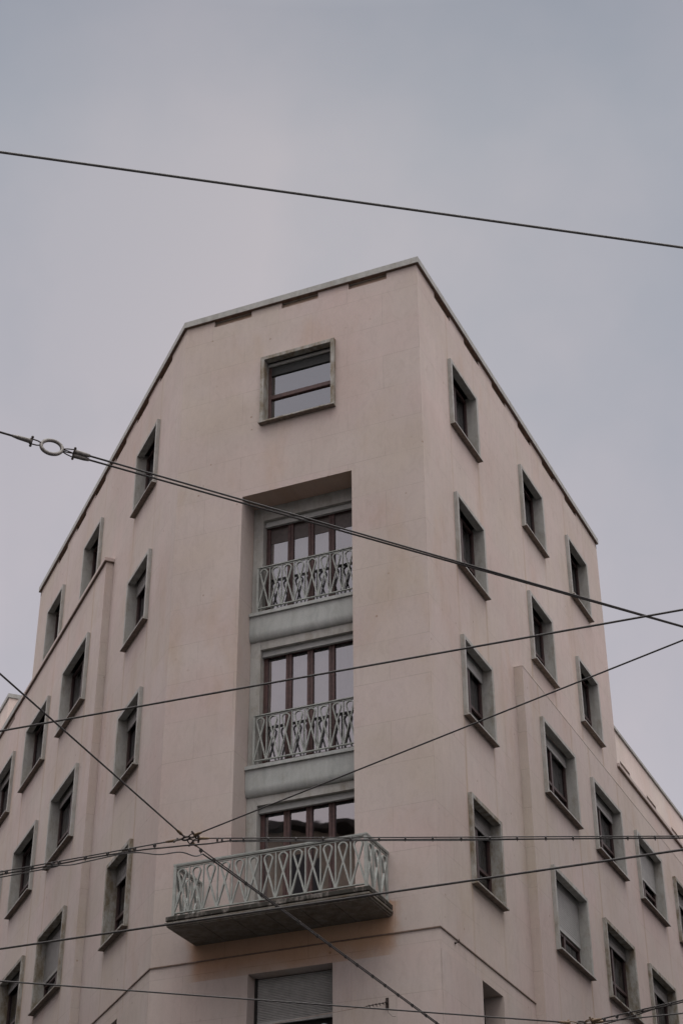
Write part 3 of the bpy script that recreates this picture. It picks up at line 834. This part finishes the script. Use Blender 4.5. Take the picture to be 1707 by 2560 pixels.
# twin cable with the big ring on the left
ra, rb = at(0, 1080, 7.5), at(1707, 1567, 7.5)
ringc = at(130, 1118, 7.5)
dirw = (rb - ringc).normalized(); dirl = (ra - ringc).normalized()
view = (ringc - Vector((0, 0, 1.6))).normalized()
sidev = dirw.cross(view).normalized()                 # across the cable
t = empty('ring_cable', ringc); tag(t, 'twin stranded cable joined by a big steel ring left of the roof edge', 'wire', GW)
m = MB()
ax2 = (sidev * .62 + view * .78).normalized()
pts = [ringc + dirw * .066 * math.cos(a) + ax2 * .064 * math.sin(a) for a in [2 * math.pi * i / 28 for i in range(28)]]
m.tube(pts, .0118, 8, True); tpart(m, 'ring', M['steel'], t)
pl = ringc + dirl * .128; 
m = MB(); socket(m, pl, dirl, .12, .0155, .008); tpart(m, 'socket', M['steel'], t)
m = MB(); shackle(m, pl, ringc + dirl * .055, dirl, sidev, .0045, .015); tpart(m, 'shackle', M['iron'], t)
m = MB(); m.tube(span(pl + dirl * .1, pl + dirl * .4, 0, 7), .0068, 8); tpart(m, 'strand', M['cable'], t)
prr = ringc + dirw * .142
for sg in (-1, 1):
    so = sidev * .012 * sg
    m = MB(); socket(m, prr + so, dirw, .10, .015, .010); tpart(m, 'socket', M['steel'], t)
    m = MB(); shackle(m, prr + so, ringc + dirw * .055, dirw, sidev, .0042, .012); tpart(m, 'shackle', M['iron'], t)
    a_ = prr + so + dirw * .09; b_ = rb + sidev * .0025 * sg
    m = MB(); m.tube(span(a_, b_, 0, 8), .0062, 8); tpart(m, 'strand', M['cable'], t)

# five-way junction
def plane_dir(px, py, z=None, hub=HUB):
    return (at(px, py, hub.z if z is None else z) - hub).normalized()
d4 = (at(0, 1683.5, 7.0) - HUB).normalized(); d5 = (at(1707, 1600, 7.0) - HUB).normalized()
d6 = (at(1707, 2090, 7.0) - HUB).normalized(); d7 = (at(0, 2180, 7.0) - HUB).normalized(); d8 = (at(1097, 2560, 7.0) - HUB).normalized()
t = empty('wire_junction', HUB); tag(t, 'bronze five-way wire junction in front of the wall left of the balcony', 'wire fitting', 'bronze wire junctions')
m = MB(); m.tube([HUB + Vector((math.cos(a), math.sin(a), .25 * math.cos(a))) * .032 for a in [2 * math.pi * i / 20 for i in range(20)]], .009, 8, True)
tpart(m, 'ring', M['iron'], t)
UPV = Vector((0, 0, 1))
for d in (d4, d5, d6, d7, d8):
    side = (d.cross(UPV).normalized() * .75 + UPV * .66).normalized()
    p = HUB + d * .10
    m = MB(); socket(m, p, d, .095, .0135, .0075); tpart(m, 'socket', M['bronze'], t)
    m = MB(); shackle(m, p, HUB + d * .03, d, side, .0048, .019); tpart(m, 'shackle', M['iron'], t)
e_ = .18
wire('overhead_wire', 'wire running up left from the five-way junction over the left wall', span(HUB + d4 * e_, at(0, 1683.5, 7.0), 0, 6), .0068)
wire('overhead_wire', 'wire rising right from the five-way junction across the lower spandrel', span(HUB + d5 * e_, at(1707, 1600, 7.0), 0, 6), .0062)

def tied(name, label, hub, d, end_px, z, tie_px, r, lower, ext=6):
    """a span wire with its strapped-on signal cables and their ties"""
    a = hub + d * e_; b = at(*end_px, z)
    t = empty(name, a); tag(t, label, 'wire', GW)
    m = MB(); m.tube(span(a, b, 0, ext), r, 8); tpart(m, 'strand', M['cable'], t)
    dd = (b - a).normalized(); ln = (b - a).length
    for j, path in enumerate(lower):
        m = MB(); m.tube(path, .0058 if j else .0068, 8); tpart(m, 'signal_cable', M['cable'] if j == 0 else M['cable_grey'], t)
    hits = []
    for px in tie_px:                                  # nearest place on the wire to the tie's column
        best = min((i / 400 for i in range(401)), key=lambda f: abs(proj_x(a.lerp(b, f)) - px)); hits.append(a.lerp(b, best))
    for q in hits:
        m = MB(); c = q - Vector((0, 0, .011))
        m.tube([c - dd * .007, c + dd * .007], .0175, 10); m.box(LOC, c.x - .003, c.x + .003, c.y - .004, c.y + .004, c.z - .027, c.z - .0176)
        tpart(m, 'cable_tie', M['cable'], t)
    return t
def proj_x(p):
    q = p - Vector((0, 0, 1.6)); dd = q.dot(_f); X, Y = F_PX * q.dot(_r0) / dd, -F_PX * q.dot(_u0) / dd
    return 853.5 + math.cos(ROLL) * X - math.sin(ROLL) * Y
def smooth(pts, n=6):
    res = []
    P = [pts[0]] + list(pts) + [pts[-1]]
    for i in range(1, len(P) - 2):
        for k in range(n):
            t = k / n; p0, p1, p2, p3 = P[i - 1], P[i], P[i + 1], P[i + 2]
            res.append(.5 * ((2 * p1) + (p2 - p0) * t + (2 * p0 - 5 * p1 + 4 * p2 - p3) * t * t + (3 * p1 - p0 - 3 * p2 + p3) * t ** 3))
    res.append(pts[-1]); return res
dn = lambda p, k: p - Vector((0, 0, k))
# left arm: cables under the wire, drooping to pass below the junction
L_end = at(0, 2181.6, 7.0); R_end = at(1707, 2091, 7.0)
lowA = smooth([dn(L_end + d7 * 6, .020), dn(L_end, .020), dn(HUB + d7 * 1.0, .020), dn(HUB + d7 * .45, .030), dn(HUB + d7 * .2, .048), dn(HUB, .062), dn(HUB + d6 * .2, .046), dn(HUB + d6 * .36, .024), dn(HUB + d6 * .6, .0175)])
lowB = smooth([dn(L_end + d7 * 6, .05), dn(L_end, .045), dn(HUB + d7 * 1.35, .028), dn(HUB + d7 * 1.12, .052), dn(HUB + d7 * .9, .045), dn(HUB + d7 * .62, .036), dn(HUB + d7 * .45, .05), dn(HUB + d7 * .25, .10), dn(HUB + d7 * .05, .112), dn(HUB + d8 * .16, .098), dn(HUB + d8 * .3, .03)])
lowC = smooth([dn(HUB + d6 * .6, .0175), dn(HUB + d6 * 1.2, .021), dn(HUB + d6 * 2.0, .018), dn(HUB + d6 * 3.0, .020), dn(R_end, .015), dn(R_end + d6 * 6, .018)])
lowD = smooth([dn(HUB + d6 * .38, .028), dn(HUB + d6 * .9, .030), dn(HUB + d6 * 1.6, .026), dn(HUB + d6 * 2.3, .028), dn(R_end, .012), dn(R_end + d6 * 6, .02)])
lowE = smooth([dn(HUB + d8 * .3, .03), dn(HUB + d8 * .8, .019), dn(HUB + d8 * 2, .017), dn(HUB + d8 * 4, .018), dn(HUB + d8 * 7, .018), dn(HUB + d8 * 11, .018)])
tied('tied_cable', 'cable bundle with ties sloping down left from the five-way junction', HUB, d7, (0, 2180), 7.0, [17, 81, 132, 149, 215, 270, 325, 338, 387], .0060, [lowA, lowB])
tied('tied_cable', 'level cable bundle with ties from the five-way junction to the right edge', HUB, d6, (1707, 2090), 7.0,
     [543, 555, 577, 609, 671, 739, 807, 875, 947, 1014, 1082, 1151, 1223, 1293, 1362, 1432, 1500, 1568, 1635], .0055, [lowC, lowD])
tied('tied_cable', 'cable with ties falling right from the five-way junction across the balcony', HUB, d8, (1097, 2560), 7.0,
     [502, 535, 615, 655, 692, 747, 794, 825, 864, 893, 931, 962, 995, 1030, 1064, 1090], .0055, [lowE], 5)

# lower right junction at the picture's edge and its wires
g1 = (at(0, 2452.5, 6.4) - HUB2).normalized(); g2 = (at(1707, 2500, 6.4) - HUB2).normalized(); g3d = (at(1707, 2534, 6.4) - HUB2).normalized()
g4 = (at(1452, 2640, 6.4) - HUB2).normalized()
t = empty('wire_junction', HUB2); tag(t, 'bronze wire junction cut by the bottom edge below the right wall', 'wire fitting', 'bronze wire junctions')
m = MB(); m.tube([HUB2 + Vector((math.cos(a), math.sin(a), .6 * math.sin(a) + .2)) * .04 for a in [2 * math.pi * i / 20 for i in range(20)]], .010, 8, True)
tpart(m, 'ring', M['iron'], t)
for d in (g1, g2, g3d, g4):
    side = (d.cross(UPV).normalized() * .6 + UPV * .8).normalized(); p = HUB2 + d * .12
    m = MB(); socket(m, p, d, .12, .017, .009); tpart(m, 'socket', M['bronze'], t)
    m = MB(); shackle(m, p, HUB2 + d * .035, d, side, .0055, .022); tpart(m, 'shackle', M['bronze'], t)
wire('overhead_wire', 'lowest long wire, sagging slightly right past the roller shutter', span(HUB2 + g1 * .22, at(0, 2452.5, 6.4), 0, 6), .0078)
wire('overhead_wire', 'lowest short wire running right into the bottom right corner', span(HUB2 + g3d * .22, at(1707, 2533, 6.4), 0, 6), .0072)
eg = at(1707, 2500, 6.4)
low2 = smooth([dn(HUB2 + g2 * .25, .055), dn(HUB2 + g2 * .6, .04), dn(HUB2 + g2 * .85, .02), dn(eg, .018), dn(eg + g2 * 6, .02)])
e_ = .2
tied('tied_cable', 'cable bundle rising right from the junction at the bottom edge', HUB2, g2, (1707, 2500), 6.4, [1509, 1541, 1572, 1604, 1640, 1675], .0075, [low2])

# guy wire made fast to the front wall beside the shutter
an = FR.p(.98, .07, 10.118); far = at(250, 2641, 7.8)
t = empty('anchor_wire', FR.p(.98, 0, 10.118)); tag(t, 'thin guy wire with a wall hook fixed right of the roller shutter', 'wire')
m = MB(); m.tube(span(an, far, 0, 3), .0042, 6); tpart(m, 'strand', M['brown_string'], t)
m = MB(); m.box(FR, .955, 1.005, .0145, .03, 10.03, 10.21); m.tube([FR.p(.98, .03, 10.12), FR.p(.98, .075, 10.12)], .014, 8); m.ball(FR.p(.98, .075, 10.12), .022, seg=10)
m.tube([FR.p(.98, .03, 10.05), FR.p(.95, .05, 9.95), FR.p(.88, .05, 9.88), FR.p(.82, .05, 9.87)], .003, 5)
tpart(m, 'wall_hook', M['iron'], t)
dg = (far - an).normalized()
m = MB()
for i in range(5): 
    q = an + dg * (.10 + i * .105)
    m.ball(q, .017, seg=10); m.tube([q, q + Vector((0, 0, -.035)) + dg * -.03], .006, 5)
m.tube([an, an + dg * .62], .008, 6)
tpart(m, 'grip', M['iron'], t)

# ------------------------------------------------------------------ the other sides of the crossing (one seen in the glass, two added unseen to shade the walls)
def block(name, label, fr, u0, u1, n0, n1, h, mat, group=None):
    c = fr.p((u0 + u1) / 2, (n0 + n1) / 2, 0)
    t = empty(name, c); tag(t, label, 'building', group)
    m = MB(); m.box(fr, u0, u1, n0, n1, 0, h); tpart(m, 'wall', mat, t)
    m = MB()
    e = .7
    m.box(fr, u0 - e, u1 + e, n0 - e, n1 + e, h + .001, h + .22)
    tpart(m, 'eaves', M['tile'], t)
    rp = (n0 + n1) / 2; m = MB()
    m.prism(fr, [(n0 - e, h + .221), (n1 + e, h + .221), (rp, h + 2.4)], u0 - e, u1 + e); tpart(m, 'roof', M['tile'], t)
    # windows on the street side
    nn = n0 - .03 if abs(n0) < abs(n1) else n1 + .03
    z = 4.5
    while z < h - 2.5:
        u = u0 + 1.5
        m = MB()
        while u < u1 - 2:
            m.box(fr, u, u + 1.2, min(n0, nn) if nn < n0 else n1 + .001, n0 - .001 if nn < n0 else nn, z, z + 1.9)
            u += 2.8
        tpart(m, 'window', M['window_dark'], t)
        m = MB(); m.box(fr, u0, u1, (nn - .14) if nn < n0 else n1 + .001, (n0 - .001) if nn < n0 else nn + .14, z - .55, z - .25)
        tpart(m, 'stone_band', M['coping'], t)
        z += 3.4
    return t
vO = Vector((.66, -.75)).normalized()                 # row across the crossing, facing the chamfered front
ctr = Vector((FR.p(2.78, 0, 0).x, FR.p(2.78, 0, 0).y)) + Vector((-.752, -.658)).normalized() * 34
nO = Vector((.752, .658)).normalized()
OP = Frame(ctr, Vector((nO.y, -nO.x)), -nO)
block('ochre_building', 'ochre building with dark tiled eaves mirrored in the lowest balcony window', OP, -16, 16, 0, 12, 27.75, M['ochre'])

block('shade_block', 'unseen grey block across the side street, added to shade the lower right wall', RR, -4, 60, 15, 26, 19.5, M['shade_block_grey'])
block('shade_block', 'unseen grey block across the side street, added to shade the lower left wall', LL, -4, 60, 15, 26, 19.5, M['shade_block_grey'])
